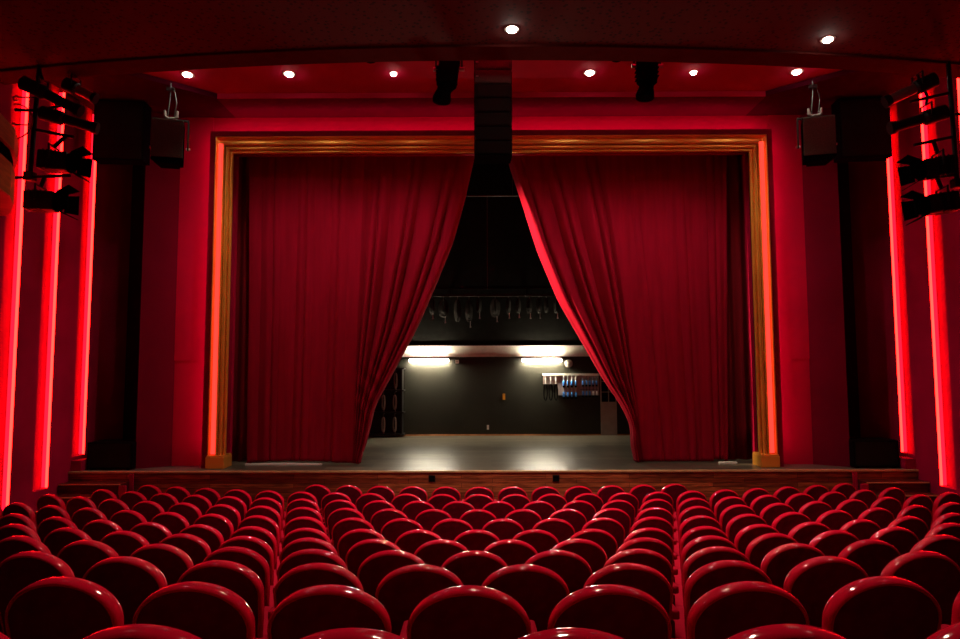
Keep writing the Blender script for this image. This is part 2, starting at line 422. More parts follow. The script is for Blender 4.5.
# steps at both ends
for sx, nm in ((-1, 'left'), (1, 'right')):
    t = thing('stage_steps', f'short flight of dark wooden steps up to the stage, {nm} end', 'steps', (sx * 7.5, SF, 0.0), 0, 'steps to the stage')
    for i, (zt, yf) in enumerate(((0.82, -0.32), (0.64, -0.62), (0.46, -0.92))):
        xi = -0.58 + 0.02 * i; xo = 0.58
        x0, x1 = sx * xi, sx * xo
        part('riser', t, 'stepwood', lambda b: bb(b, x0, x1, yf, -0.002, 0.0 if i == 2 else zt - 0.18, zt - 0.025))
        part('tread', t, 'stepwood', lambda b: bb(b, x0, x1, yf, (-0.002 if i == 0 else yf + 0.298), zt - 0.025, zt, 0.004))
        part('lit_edge', t, 'lit_edge', lambda b: bb(b, x0, x1, yf - 0.018, yf - 0.0005, zt - 0.02, zt + 0.002, 0.004))  # pale strip paints the lit front edge of the tread
    part('cheek', t, 'panel', lambda b: bb(b, -sx * 0.585, -sx * 0.67, -0.06, -0.031, 0.0, 0.96, 0.004), label='red cheek board')
    part('cheek', t, 'panel', lambda b: bb(b, -sx * 0.585, -sx * 0.72, -0.40, -0.36, 0.0, 0.80, 0.004), label='red cheek board')

# stage house
bm = bmesh.new(); bb(bm, -8.6, 8.6, 18.5, 18.7, 0.9, 3.25); struct('wall_back', bm, 'stagewall')
bm = bmesh.new(); bb(bm, -8.6, 8.6, 18.5, 18.7, 3.25, 10.2); struct('wall_back_upper', bm, 'stageblack')
for sx, nm in ((-1, 'left'), (1, 'right')):
    bm = bmesh.new(); bb(bm, sx * 8.3, sx * 8.6, 14.4, 18.5, 0.9, 10.2); struct('wall_stage_' + nm, bm, 'stageblack')
bm = bmesh.new(); bb(bm, -8.6, 8.6, 13.12, 18.7, 10.2, 10.4); struct('ceiling_stage', bm, 'void')
bm = bmesh.new(); bb(bm, -8.6, 8.6, 13.12, 13.3, 8.6, 10.3); struct('wall_stage_front', bm, 'void')
bm = bmesh.new(); bb(bm, -8.3, 8.3, 18.47, 18.5, 1.0, 1.035); struct('baseboard_back', bm, 'skirt')
bm = bmesh.new()
bb(bm, -8.3, 8.3, 18.465, 18.5, 3.33, 3.57); bb(bm, -8.3, 8.3, 18.45, 18.5, 3.25, 3.30); bb(bm, -8.3, 8.3, 18.475, 18.5, 3.30, 3.33)
struct('trim_10', bm, 'beam')

for x0, x1, nm in ((-2.29, -1.14, 'left'), (0.95, 2.10, 'right')):
    t = thing('fluorescent_light', f'lit white fluorescent tube under the pale beam on the back wall, {nm} one', 'fluorescent light',
              ((x0 + x1) / 2, 18.5, 3.12), 0, 'fluorescent lights on the back wall')
    h = (x1 - x0) / 2
    part('housing', t, 'white', lambda b: bb(b, -h, h, -0.10, -0.001, 0.03, 0.085, 0.004))
    part('tube', t, 'tube', lambda b: add_tube(b, [(-h + 0.02, -0.13, 0.01), (h - 0.02, -0.13, 0.01)], 0.022, 12), 60)
    for s in (-1, 1):
        part('end_cap', t, 'white', lambda b: bb(b, s * h, s * (h - 0.02), -0.155, -0.101, -0.015, 0.06))

# ------------------------------------------------------------------ curtains
def interp(tab, z):
    if z >= tab[0][0]: return tab[0][1]
    for (z0, x0), (z1, x1) in zip(tab, tab[1:]):
        if z >= z1:
            k = (z0 - z) / (z0 - z1); return x0 + (x1 - x0) * k
    return tab[-1][1]
def smooth_tab(tab, z):
    return sum(interp(tab, z + d) for d in (-0.16, -0.08, 0, 0.08, 0.16)) / 5
EL = [(7.5, -0.33), (7.436, -0.349), (6.52, -0.551), (5.612, -0.794), (4.598, -1.192), (3.824, -1.523), (3.212, -1.853), (2.603, -2.181), (2.173, -2.415), (1.519, -2.551), (1.113, -2.683), (0.992, -2.723)]
ER = [(7.5, 0.38), (7.426, 0.392), (6.554, 0.673), (5.463, 1.004), (4.382, 1.437), (3.486, 1.93), (2.711, 2.358), (2.149, 2.744), (1.714, 2.934), (1.40, 2.905), (1.057, 2.972), (0.996, 2.992)]
def curtain(name, label, tab, Y0, outer, x0t, x0b, ucut, nf_flat, nf_sweep, seed, lift, roll_back):
    NU, NV = 420, 110
    bm = bmesh.new()
    grid = []
    rng = random.Random(seed)
    ph = [rng.uniform(0, 6.28) for _ in range(8)]
    for j in range(NV + 1):
        row = []
        for i in range(NU + 1):
            u = i / NU
            v = j / NV
            x0_ = None
            hem = 1.012 + lift(u)
            z = 7.62 + (hem - 7.62) * v
            vv = (7.5 - z) / 6.5
            xo = outer[0] + (outer[1] - outer[0]) * vv
            x0 = x0t + (x0b - x0t) * max(0, vv) ** 0.8
            xe = smooth_tab(tab, z)
            if u < ucut:
                s = u / ucut
                x = xo + (x0 - xo) * s
                ang = s * nf_flat * 2 * PI
                wave = 2.0 * abs(math.sin(0.5 * ang + 0.8 * math.sin(ang * 0.37 + ph[0]) + 0.12 * math.sin(vv * 2.0 + ph[1]))) ** 0.75 - 1.0
                amp = 0.028 * (0.6 + 0.5 * math.sin(ang * 0.31 + ph[2]))
                comp = 0.0
            else:
                t = (u - ucut) / (1 - ucut)
                tt = t
                x = x0 + (xe - x0) * tt
                ang = nf_flat * 2 * PI + t * nf_sweep * 2 * PI
                wave = 2.0 * abs(math.sin(0.5 * ang + 0.7 * math.sin(ang * 0.43 + ph[3]) + 0.35 * math.sin(vv * 3 + ph[4]))) ** 0.85 - 1.0
                amp = 0.026 + 0.045 * math.sin(PI * min(1, vv)) + 0.03 * vv * vv
                wave += 0.35 * math.sin(ang * 0.5 + vv * 4 + ph[5])
                comp = t
            bl = min(1, abs(u - ucut) / 0.03)
            nz = noise.noise(Vector((x * 1.3 + seed, z * 0.35, seed * 3.1))) * 0.05
            # drag wrinkles where the swept cloth gathers
            g = math.exp(-((z - 2.3) / 0.8) ** 2) * max(0.0, math.sin(PI * min(1, comp * 1.05))) ** 0.5
            wr = math.sin((z * 1.0 + (x - x0) * 1.1) * 13 + 3 * noise.noise(Vector((x * 2, z * 2, seed)))) * 0.030 * g
            # the leading edge turns back into the stage
            edge = max(0, (u - 0.976) / 0.024)
            y = Y0 - wave * amp + nz + wr + roll_back * edge ** 2 - 0.10 * comp * vv
            row.append(bm.verts.new((x, y, z)))
        grid.append(row)
    for A, B in zip(grid, grid[1:]):
        for k in range(NU): bm.faces.new((A[k], A[k + 1], B[k + 1], B[k]))
    o = obj(name, bm, 'velvet', None, True)
    md = o.modifiers.new('thickness', 'SOLIDIFY'); md.thickness = 0.010; md.offset = 0.0
    return o
def lift_l(u):
    x = u / 0.55
    return 0.045 * max(0.0, math.sin(PI * min(max((x - 0.04) / 0.80, 0), 1))) ** 0.5 if 0.04 < x < 0.84 else 0.0
def lift_r(u):
    x = u / 0.55
    return 0.05 if 0.04 < x < 0.17 else 0.0
tag(curtain('stage_curtain', 'red velvet stage curtain drawn to the left, swept back towards the frame', EL, 13.36, (-5.13, -5.05), -2.66, -2.86, 0.55, 10.0, 7, 1, lift_l, 0.12), 'x', 'curtain', 'main stage curtains')['label'] = 'red velvet stage curtain on the left, its inner edge swept back'
tag(curtain('stage_curtain', 'x', ER, 13.46, (5.07, 4.90), 2.35, 3.14, 0.55, 11.0, 6, 5, lift_r, 0.27), 'red velvet stage curtain on the right, its pink-lit inner edge swept back', 'curtain', 'main stage curtains')

def leg_curtain(x0, x1, y0, label):
    bm = bmesh.new(); NU, NV = 60, 10
    g = []
    for j in range(NV + 1):
        z = 1.01 + (7.9 - 1.01) * j / NV
        g.append([bm.verts.new((x0 + (x1 - x0) * i / NU, y0 + 0.05 * math.sin(i / NU * 2 * PI * abs(x1 - x0) / 0.28), z)) for i in range(NU + 1)])
    for A, B in zip(g, g[1:]):
        for k in range(NU): bm.faces.new((A[k], A[k + 1], B[k + 1], B[k]))
    o = obj('leg_drape', bm, 'velvet_dark', None, True)
    md = o.modifiers.new('thickness', 'SOLIDIFY'); md.thickness = 0.010
    tag(o, label, 'curtain', 'narrow side drapes')
leg_curtain(-6.6, -4.8, 13.62, 'narrow dark red drape between the left curtain and the gilded frame')
leg_curtain(4.6, 6.6, 13.72, 'narrow dark red drape between the right curtain and the gilded frame')

for x0, x1, y, nm in ((-5.0, -3.45, 13.16, 'long thin white strip lying on the stage floor under the left curtain hem'),
                      (4.62, 4.98, 13.22, 'short white strip lying on the stage floor under the right curtain hem')):
    bm = bmesh.new(); n_ = 12
    for k in range(n_):
        xa = x0 + (x1 - x0) * k / n_; xb = x0 + (x1 - x0) * (k + 1) / n_
        w = 0.5 + 0.5 * math.sin(PI * (k + 0.5) / n_)
        bb(bm, xa, xb, -0.02 - 0.04 * w, 0.03, 0.0, 0.012 + 0.024 * w)
    bmesh.ops.remove_doubles(bm, verts=bm.verts[:], dist=0.0005)
    o = tag(obj('floor_strip', bm, 'white'), nm, 'strip', 'white strips under the curtain hems'); o.location = (0, y, 1.0)
# lamp in the left wing that catches the turned edge of the right curtain
ld = bpy.data.lights.new('wing_lamp', 'SPOT'); ld.energy = 7000; ld.color = (1.0, 0.74, 0.42)
ld.spot_size = math.radians(44); ld.spot_blend = 0.8; ld.shadow_soft_size = 0.08
lo = bpy.data.objects.new('wing_lamp', ld); COL.objects.link(lo); lo.location = (-4.1, 13.62, 6.2)
lo.rotation_euler = (Vector((1.6, 13.70, 4.9)) - Vector(lo.location)).to_track_quat('-Z', 'Y').to_euler()

# ------------------------------------------------------------------ back of the stage
# battens and cables in the dark fly space
t = thing('fly_batten', 'thin horizontal pipe across the dark upper stage with a hanging cable', 'pipe', (0, 16.0, 7.30))
part('pipe', t, 'rope', lambda b: add_tube(b, [(-4, 0, 0), (4, 0, 0)], 0.018, 8))
part('cable', t, 'rope', lambda b: add_tube(b, [(-0.05, 0, -0.02), (-0.05, 0, -2.39)], 0.008, 6))
for x in (-3, 0.6, 3): part('hanger_wire', t, 'rope', lambda b: add_tube(b, [(x, 0, 0.0), (x, 0, 2.9)], 0.005, 6))
t = thing('cable_rail', 'dark horizontal rail above the pale beam that holds hanging cable coils', 'rail', (0, 18.3, 5.0))
part('rail', t, 'cable', lambda b: bb(b, -3.4, 3.4, -0.03, 0.03, -0.02, 0.05))
part('upper_rail', t, 'stageblack', lambda b: bb(b, -3.4, 3.4, -0.04, 0.04, 0.20, 0.28))
for x in (-3.3, -1.1, 1.1, 3.3): part('bracket', t, 'stageblack', lambda b: bb(b, x - 0.03, x + 0.03, 0.03, 0.199, -0.02, 0.24))
def coil(x, w, h, tail, label, y=18.22, zt=4.97, loops=6, group='cable coils on the rail', cm='cable'):
    t = thing('cable_coil', label, 'cable', (x, y, zt), 0, group)
    rr = random.Random(int(x * 1000))
    def body(b):
        for k in range(loops):
            ww = w / 2 * (1 - 0.15 * k); hh = h * (1 - 0.05 * k + rr.uniform(-.03, .03)); yy = -0.012 * k
            pts = []
            for a in range(25):
                th = 2 * PI * a / 24
                pts.append((ww * math.copysign(abs(math.sin(th)) ** 0.7, math.sin(th)), yy, -h * 0.16 - hh / 2 + hh / 2 * math.cos(th)))
            add_tube(b, pts, 0.013, 6, False)
    part('loop', t, cm, body, 60)
    part('tie', t, 'rope', lambda b: add_tube(b, [(0, 0.05, 0.0), (0, -0.03, -0.01), (0, -0.04, -h * 0.2)], 0.01, 6))
    if tail: 
        part('plug', t, 'steel', lambda b: add_tube(b, [(w * 0.2, -0.03, -h * 1.15), (w * 0.2, -0.03, -h * 1.15 - tail), (w * 0.22, -0.03, -h * 1.15 - tail - 0.06)], [0.008, 0.010, 0.024], 8))
cx_ = [(-1.62, .16, .42, .10), (-1.29, .27, .50, .12), (-.885, .19, .62, 0), (-.56, .19, .62, .12), (-.283, .14, .40, .12), (.185, .27, .50, .10), (.565, .12, .42, .10), (.846, .14, .42, .08), (1.162, .14, .42, .10), (1.44, .13, .42, .10), (1.65, .12, .40, .0), (1.937, .14, .42, .10)]
ordn = ['first', 'second', 'third', 'fourth', 'fifth', 'sixth', 'seventh', 'eighth', 'ninth', 'tenth', 'eleventh', 'twelfth', 'thirteenth', 'fourteenth', 'fifteenth']
for i, (x, w, h, tl) in enumerate(cx_):
    lk = 'broad' if w > .25 else ('long' if h > .6 else 'slim')
    coil(x, w, h, tl, f'{lk} cable coil on the rail over the beam, {ordn[i]} from the left')

# black cable rack at the left of the back wall
t = thing('cable_rack', 'dark rack of hanging cables beside the left curtain at the back wall', 'rack', (-2.95, 18.5, 1.0))
part('frame', t, 'blackpaint', lambda b: [bb(b, -0.55, -0.50, -0.34, -0.002, 0.06, 1.92), bb(b, 0.45, 0.50, -0.34, -0.002, 0.06, 1.92), bb(b, -0.5, 0.45, -0.05, -0.003, 0.06, 1.9)])
for z in (0.05, 0.66, 1.28): part('shelf_bar', t, 'blackpaint', lambda b: bb(b, -0.58, 0.55, -0.38, -0.002, z, z + 0.04, 0.004))
part('top_bar', t, 'blackpaint', lambda b: bb(b, -0.58, 0.55, -0.38, -0.002, 1.9, 1.94, 0.004))
for r, zz in enumerate((2.86, 2.24, 1.62)):
    for c, x in enumerate((-2.98, -2.66) if r else (-2.64,)):
        coil(x, 0.10, 0.42, 0.05, f'glinting cable coil in the dark rack, {("top", "middle", "bottom")[r]} level' + ('' if r == 0 else (', left one', ', right one')[c]),
             18.19, zz, 4, 'cable coils in the rack', 'grey')  # grey in place of dark cable paints the glints on these coils

# board with hanging leads
t = thing('tool_board', 'pinkish grey wall board holding blue tipped leads', 'board', (0, 18.5, 0))
part('panel', t, 'boardgrey', lambda b: [bb(b, 1.98, 3.16, -0.03, -0.001, 2.14, 2.70), bb(b, 1.56, 1.98, -0.03, -0.001, 2.46, 2.70)])
part('ledge', t, 'beam', lambda b: bb(b, 1.54, 3.18, -0.07, -0.001, 2.70, 2.76, 0.004))
part('hook_bar', t, 'rope', lambda b: [bb(b, 2.62, 3.14, -0.05, -0.031, 2.60, 2.615), bb(b, 2.62, 3.14, -0.05, -0.031, 2.30, 2.315)])
for k, x in enumerate((1.62, 1.77, 1.92)):
    tt = thing('hanging_cable', f'dark cable on a white hook at the left of the board, {("first", "second", "third")[k]} from left', 'cable', (x, 18.44, 2.68), 0, 'dark cables on white hooks')
    part('hook', tt, 'white', lambda b: add_tube(b, [(0, 0.028, 0.0), (0, -0.02, -0.01), (0, -0.022, -0.22)], 0.011, 6))
    part('loop', tt, 'black', lambda b: add_tube(b, [(0.05 * math.sin(2 * PI * a / 16), -0.02, -0.45 + 0.23 * math.cos(2 * PI * a / 16)) for a in range(17)], 0.016, 6, False), 60)
def lead(x, z, label, small=False, tip='blue'):
    tt = thing('blue_lead' if tip == 'blue' else 'white_lead', label, 'cable', (x, 18.45, z), 0, 'leads hanging on the board')
    s = 0.85 if small else 1.0
    part('stem', tt, 'white' if not small else 'rope', lambda b: add_tube(b, [(0, 0.018, 0.13), (0, -0.012, 0.12), (0, -0.012, 0.0)], 0.010, 6))
    part('connector', tt, tip, lambda b: add_tube(b, [(0, -0.012, 0.0), (0, -0.012, -0.02), (0, -0.012, -0.13 * s), (0, -0.012, -0.14 * s)], [0.02, 0.033 * s, 0.033 * s, 0.028 * s], 10), 50)
    part('collar', tt, 'black', lambda b: add_tube(b, [(0, -0.012, -0.14 * s), (0, -0.012, -0.20 * s)], 0.036 * s, 10), 50)
for k in range(4):
    lead(2.149 + 0.114 * k, 2.56, f'bright blue lead in the board\'s upper row, {ordn[k]} from the left')
    lead(2.149 + 0.114 * k, 2.24, f'blue lead in the board\'s lower row, {ordn[k]} from the left')
for k in range(5):
    lead(2.70 + 0.097 * k, 2.56, f'small dark blue lead, upper right cluster on the board, {ordn[k]} from the left', True)
    lead(2.70 + 0.097 * k, 2.26, (f'small dark blue lead, lower right cluster on the board, {ordn[k]} from the left' if k < 3 else
         f'small white tipped lead, lower right cluster, {("last but one", "last")[k - 3]}'), True, 'blue' if k < 3 else 'white')

# door on the right of the board
bm = bmesh.new(); bb(bm, 3.20, 3.66, 18.46, 18.499, 1.0, 1.95)
d1 = struct('door_1', bm, 'grey')
part('door_frame', d1, 'grey', lambda b: [bb(b, 3.20, 3.23, 18.46, 18.499, 1.95, 2.86), bb(b, 3.63, 3.66, 18.46, 18.499, 1.95, 2.86), bb(b, 3.23, 3.63, 18.46, 18.499, 2.83, 2.86),
     bb(b, 3.42, 3.445, 18.465, 18.498, 1.95, 2.83), bb(b, 3.23, 3.63, 18.465, 18.497, 2.22, 2.24), bb(b, 3.23, 3.63, 18.465, 18.497, 2.52, 2.54)])
part('door_glass', d1, 'black', lambda b: bb(b, 3.23, 3.63, 18.485, 18.495, 1.95, 2.83))
# small things on the wall
t = thing('wall_sensor', 'small white square box beside the left fluorescent tube', 'sensor', (-0.91, 18.5, 3.06))
part('housing', t, 'white', lambda b: bb(b, -0.05, 0.05, -0.10, -0.001, 0.0, 0.10, 0.008)); part('lens', t, 'grey', lambda b: bb(b, -0.02, 0.02, -0.108, -0.10, 0.03, 0.07, 0.004))
t = thing('bulkhead_lamp', 'round white unlit lamp on the back wall beside the right fluorescent tube', 'lamp', (2.30, 18.5, 3.05))
part('base', t, 'grey', lambda b: add_tube(b, [(0, -0.001, 0), (0, -0.04, 0)], 0.12, 24), 40)
def dome(b):
    pr = [(0.105, -0.04), (0.10, -0.07), (0.08, -0.10), (0.045, -0.122), (0.004, -0.13)]
    rs = [[b.verts.new((q * math.cos(2 * PI * k / 20), yy, q * math.sin(2 * PI * k / 20))) for k in range(20)] for q, yy in pr]
    for A, B in zip(rs, rs[1:]):
        for k in range(20): b.faces.new((A[k], A[(k + 1) % 20], B[(k + 1) % 20], B[k]))
    b.faces.new(rs[-1]); b.faces.new(rs[0])
part('globe', t, 'white', dome, 60)
t = thing('orange_tag', 'small orange tag on the middle of the dark back wall', 'sign', (0.432, 18.5, 2.02))
part('plate', t, 'orange', lambda b: bb(b, -0.035, 0.035, -0.012, -0.001, 0.0, 0.17, 0.003)); part('clip', t, 'skirt', lambda b: bb(b, -0.015, 0.015, -0.02, -0.012, 0.13, 0.16))
t = thing('wall_switch', 'small white switch low on the dark back wall', 'switch', (-0.03, 18.5, 1.17))
part('plate', t, 'white', lambda b: bb(b, -0.03, 0.03, -0.012, -0.001, 0.0, 0.13, 0.003)); part('rocker', t, 'white', lambda b: bb(b, -0.015, 0.015, -0.02, -0.012, 0.035, 0.09, 0.003))

# ------------------------------------------------------------------ line array
t = thing('line_array', 'tall dark column of stacked loudspeakers hanging in front of the stage opening', 'loudspeaker', (0.0, 10.0, 6.37))
part('shade_plate', t, 'black', lambda b: bb(b, -0.294, 0.294, 0.02, 0.46, -0.012, 0.003))  # black sheet added so the underside of the lowest cabinet stays dark
for k in range(8):
    z0 = 0.232 * k
    off = 0.05 * (1 - k / 8) ** 2
    c = part('cabinet', t, 'grille_lit' if k in (5, 6, 7) else 'grille', lambda b: (bb(b, -0.295, 0.295, 0.0 + off, 0.42 + off, z0 + 0.004, z0 + 0.228, 0.010), bb(b, -0.255, 0.255, -0.012 + off, 0.01 + off, z0 + 0.018, z0 + 0.214, 0.006)))  # upper cabinets coloured as lit, lower ones as shaded
    part('side_plate', c, 'black', lambda b: [bb(b, s * 0.296, s * 0.306, 0.04 + off, 0.38 + off, z0 + 0.02, z0 + 0.21) for s in (-1, 1)])
    if k in (5, 6, 7): part('catch', c, 'steel', lambda b: bb(b, -0.275, -0.235, -0.022 + off, -0.012 + off, z0 + 0.105, z0 + 0.125, 0.003))
part('rigging_frame', t, 'blackpaint', lambda b: [bb(b, -0.28, 0.28, 0.05, 0.35, 1.858, 1.90), add_tube(b, [(-0.2, 0.2, 1.9), (-0.2, 0.2, 1.928)], 0.015, 8), add_tube(b, [(0.2, 0.2, 1.9), (0.2, 0.2, 1.928)], 0.015, 8)])

# ------------------------------------------------------------------ hanging spotlights over the forestage
def hanging_spot(x, zbot, lean, label):
    t = thing('hanging_spotlight', label, 'spotlight', (x, 10.0, zbot), 0, 'spotlights hung behind the ceiling edge')
    L_ = lean
    part('housing', t, 'black', lambda b: add_tube(b, [(0, 0, 0.16), (L_ * .35, .02, 0.26), (L_ * .45, .02, 0.28), (L_ * .9, .04, 0.70), (L_, .05, 0.86)], [0.115, 0.12, 0.165, 0.175, 0.15], 16), 40)
    part('lens_hood', t, 'black', lambda b: add_tube(b, [(-0.03, -.01, 0.0), (-0.025, -.01, 0.05), (0, 0, 0.16)], [0.14, 0.15, 0.12], 16), 40)
    part('fin', t, 'black', lambda b: [bb(b, L_ * .5 - .17, L_ * .5 + .17, -0.10, 0.14, 0.34 + .07 * q, 0.35 + .07 * q) for q in range(4)])
    for s in (-1, 1):
        part('knob', t, 'steel', lambda b: add_tube(b, [(L_ * .8 + s * 0.16, 0.03, 0.56), (L_ * .8 + s * 0.25, 0.03, 0.56)], [0.025, 0.035], 10), 50)
    part('yoke', t, 'blackpaint', lambda b: add_tube(b, [(L_ * .8 - .21, .03, .56), (L_ * .8 - .21, .03, 1.02), (L_ * .8 + .21, .03, 1.02), (L_ * .8 + .21, .03, .56)], 0.018, 8))
    part('clamp', t, 'steel', lambda b: add_tube(b, [(L_ * .8, .03, 1.02), (L_ * .8, .03, 8.298 - zbot)], 0.025, 8))
hanging_spot(-0.80, 7.22, 0.11, 'black spotlight hanging just left of the line array')
hanging_spot(2.46, 7.26, 0.04, 'black spotlight hanging on the right below the ceiling edge')
for x, nm in ((-1.98, 'left'), (2.0, 'right')):
    t = thing('dome_lamp', f'small unlit dome lamp peeking below the dark ceiling edge, {nm} of the line array', 'lamp', (x, 10.0, 7.88), 0, 'small dome lamps')
    def dm(b):
        pr = [(0.003, 0.0), (0.05, 0.008), (0.09, 0.03), (0.11, 0.07)]
        rs = [[b.verts.new((q * math.cos(2 * PI * k / 16), q * math.sin(2 * PI * k / 16), zz)) for k in range(16)] for q, zz in pr]
        for A, B in zip(rs, rs[1:]):
            for k in range(16): b.faces.new((A[k], A[(k + 1) % 16], B[(k + 1) % 16], B[k]))
        b.faces.new(rs[0]); b.faces.new(rs[-1])
    part('dome', t, 'black', dm, 50)
    part('rim', t, 'steel', lambda b: add_tube(b, [(0.11 * math.cos(2 * PI * a / 20), 0.11 * math.sin(2 * PI * a / 20), 0.075) for a in range(21)], 0.012, 6, False), 60)
    part('rod', t, 'blackpaint', lambda b: add_tube(b, [(0, 0, 0.07), (0, 0, 0.418)], 0.012, 8))

# ------------------------------------------------------------------ speakers on yokes, black hanging boxes, stage subs
for sx, nm in ((-1, 'left'), (1, 'right')):
    xc = -5.87 if sx < 0 else 5.90
    t = thing('yoke_speaker', f'grey loudspeaker hanging in a bracket beside the frame, {nm} side', 'loudspeaker', (xc, 11.4, 6.68), -sx * 0.25, 'loudspeakers hung in brackets')
    def cab(b):
        add_prism(b, [(-0.265, -0.22), (0.265, -0.22), (0.20, 0.20), (-0.20, 0.20)], 0.0, 0.75)
    part('cabinet', t, 'black', cab)
    part('grille', t, 'grille2', lambda b: bb(b, -0.262, 0.262, -0.245, -0.221, 0.05, 0.74, 0.006))
    part('lower_lip', t, 'black', lambda b: add_prism(b, [(-0.20, -0.24), (0.20, -0.24), (0.16, 0.1), (-0.16, 0.1)], -0.06, -0.001))
    part('bracket', t, 'blackpaint', lambda b: [bb(b, -0.315, 0.315, -0.03, 0.03, 0.80, 0.83), bb(b, -0.315, -0.29, -0.03, 0.03, 0.26, 0.80), bb(b, 0.29, 0.315, -0.03, 0.03, 0.26, 0.80)])
    for s in (-1, 1): part('bolt', t, 'steel', lambda b: add_tube(b, [(s * 0.268, 0, 0.29), (s * 0.34, 0, 0.29)], 0.022, 8))
    part('clamp', t, 'rope', lambda b: [add_tube(b, [(-0.11, 0, 0.99), (-0.10, 0, 0.88), (-0.05, 0, 0.84), (0.05, 0, 0.84), (0.10, 0, 0.88), (0.11, 0, 0.99)], [0.022, 0.03, 0.035, 0.035, 0.03, 0.022], 8)])
    part('hanger', t, 'blackpaint', lambda b: [add_tube(b, [(-0.06, 0, 0.86), (-0.02, 0, 1.30), (-0.02, 0, 1.512)], 0.012, 6), add_tube(b, [(0.05, 0, 0.86), (0.09, 0, 1.15), (0.05, 0, 1.36), (-0.02, 0, 1.40)], 0.009, 6), bb(b, -0.09, 0.05, -0.04, 0.04, 1.36, 1.42)])
    t = thing('hanging_speaker_box', f'large black loudspeaker box hanging high in the dark niche, {nm} side', 'loudspeaker', (sx * 7.24, 12.3, 6.98), -sx * 0.10, 'large black hanging loudspeaker boxes')
    part('cabinet', t, 'black', lambda b: bb(b, -0.47, 0.47, -0.22, 0.10, 0.0, 1.18, 0.01))
    part('grille', t, 'void', lambda b: bb(b, -0.44, 0.44, -0.235, -0.221, 0.03, 1.15, 0.005))
    part('hanging_bracket', t, 'blackpaint', lambda b: [bb(b, -0.3, -0.27, -0.02, 0.02, 1.18, 1.219), bb(b, 0.27, 0.3, -0.02, 0.02, 1.18, 1.219)])
    t = thing('stage_subwoofer', f'low black loudspeaker box standing on the stage end, {nm} side', 'loudspeaker', (sx * 7.43, 12.80, 1.0), 0, 'low black boxes on the stage ends')
    part('cabinet', t, 'black', lambda b: bb(b, -0.44, 0.44, -0.24, 0.30, 0.02, 0.53, 0.01))
    part('grille', t, 'void', lambda b: bb(b, -0.41, 0.41, -0.252, -0.241, 0.05, 0.50, 0.005))
    for s in (-1, 1): part('foot', t, 'black', lambda b: bb(b, s * 0.36 - 0.03, s * 0.36 + 0.03, -0.22, 0.28, 0.0, 0.02))
    bm = bmesh.new(); bb(bm, sx * 7.90, sx * 8.09, 12.43, 12.75, 1.0, 1.20)
    struct('trim_11' if sx < 0 else 'trim_12', bm, 'wall')

# ------------------------------------------------------------------ side lighting ladders
def ladder(side, pipe, bars, label):
    t = thing('lighting_ladder', label, 'lighting stand', (pipe[0], 9.7, 5.5), 0, 'side lighting ladders')
    x0, zt, x1, zb = pipe[0], pipe[1], pipe[2], pipe[3]
    part('pipe', t, 'blackpaint', lambda b: add_tube(b, [(0, 0, zt - 5.5), (x1 - x0, 0, zb - 5.5)], 0.035, 10), 50)
    for (a, za, b2, zb2) in bars:
        part('crossbar', t, 'blackpaint', lambda b: add_tube(b, [(a - x0, 0, za - 5.5), (b2 - x0, 0, zb2 - 5.5)], 0.024, 10), 50)
    part('joint', t, 'blackpaint', lambda b: add_box(b, (x1 - x0, 0, zb - 5.5 + 0.02), (0.14, 0.14, 0.14), None, 0.02))
ladder('left', (-7.115, 7.70, -7.18, 5.92), [(-7.46, 7.0, -7.05, 6.98), (-7.12, 6.68, -6.53, 6.56), (-7.45, 5.92, -6.56, 5.95)], 'black lighting pipe ladder before the glowing left wall strips')
ladder('right', (7.10, 7.70, 7.13, 5.75), [(6.48, 7.07, 7.11, 7.21), (6.50, 6.38, 7.11, 6.51), (6.68, 5.86, 7.12, 5.91), (7.10, 6.86, 7.5, 6.88)], 'black lighting pipe ladder before the glowing right wall strips')

def profile_lamp(A, B, r, label, clampto, shine=False):
    A, B = Vector(A), Vector(B); d = (B - A)
    t = thing('profile_spotlight', label, 'spotlight', tuple(A), 0, 'side wall spotlights')
    n_ = d.normalized()
    def P(k, off=(0, 0, 0)): return d * k + Vector(off)
    part('housing', t, 'blackpaint', lambda b: add_tube(b, [P(0), P(0.03), P(0.38), P(0.42)], [r * 0.8, r * 1.15, r * 1.15, r * 0.85], 16), 40)
    part('lens_tube', t, 'steel' if shine else 'blackpaint', lambda b: add_tube(b, [P(0.42), P(0.90)], r * 0.82, 16), 40)
    part('lens_ring', t, 'blackpaint', lambda b: add_tube(b, [P(0.88), P(0.93), P(1.0)], [r * 0.85, r * 1.02, r * 1.0], 16), 40)
    part('yoke', t, 'blackpaint', lambda b: add_tube(b, [P(0.35, (0, -r * 1.2, 0)), P(0.35, (0, -r * 1.2, r * 2)), P(0.35, (0, r * 1.2, r * 2)), P(0.35, (0, r * 1.2, 0))], 0.014, 8))
    c = Vector(clampto) - A
    part('clamp', t, 'blackpaint', lambda b: add_tube(b, [P(0.35, (0, 0, r * 2)), c], 0.02, 8))
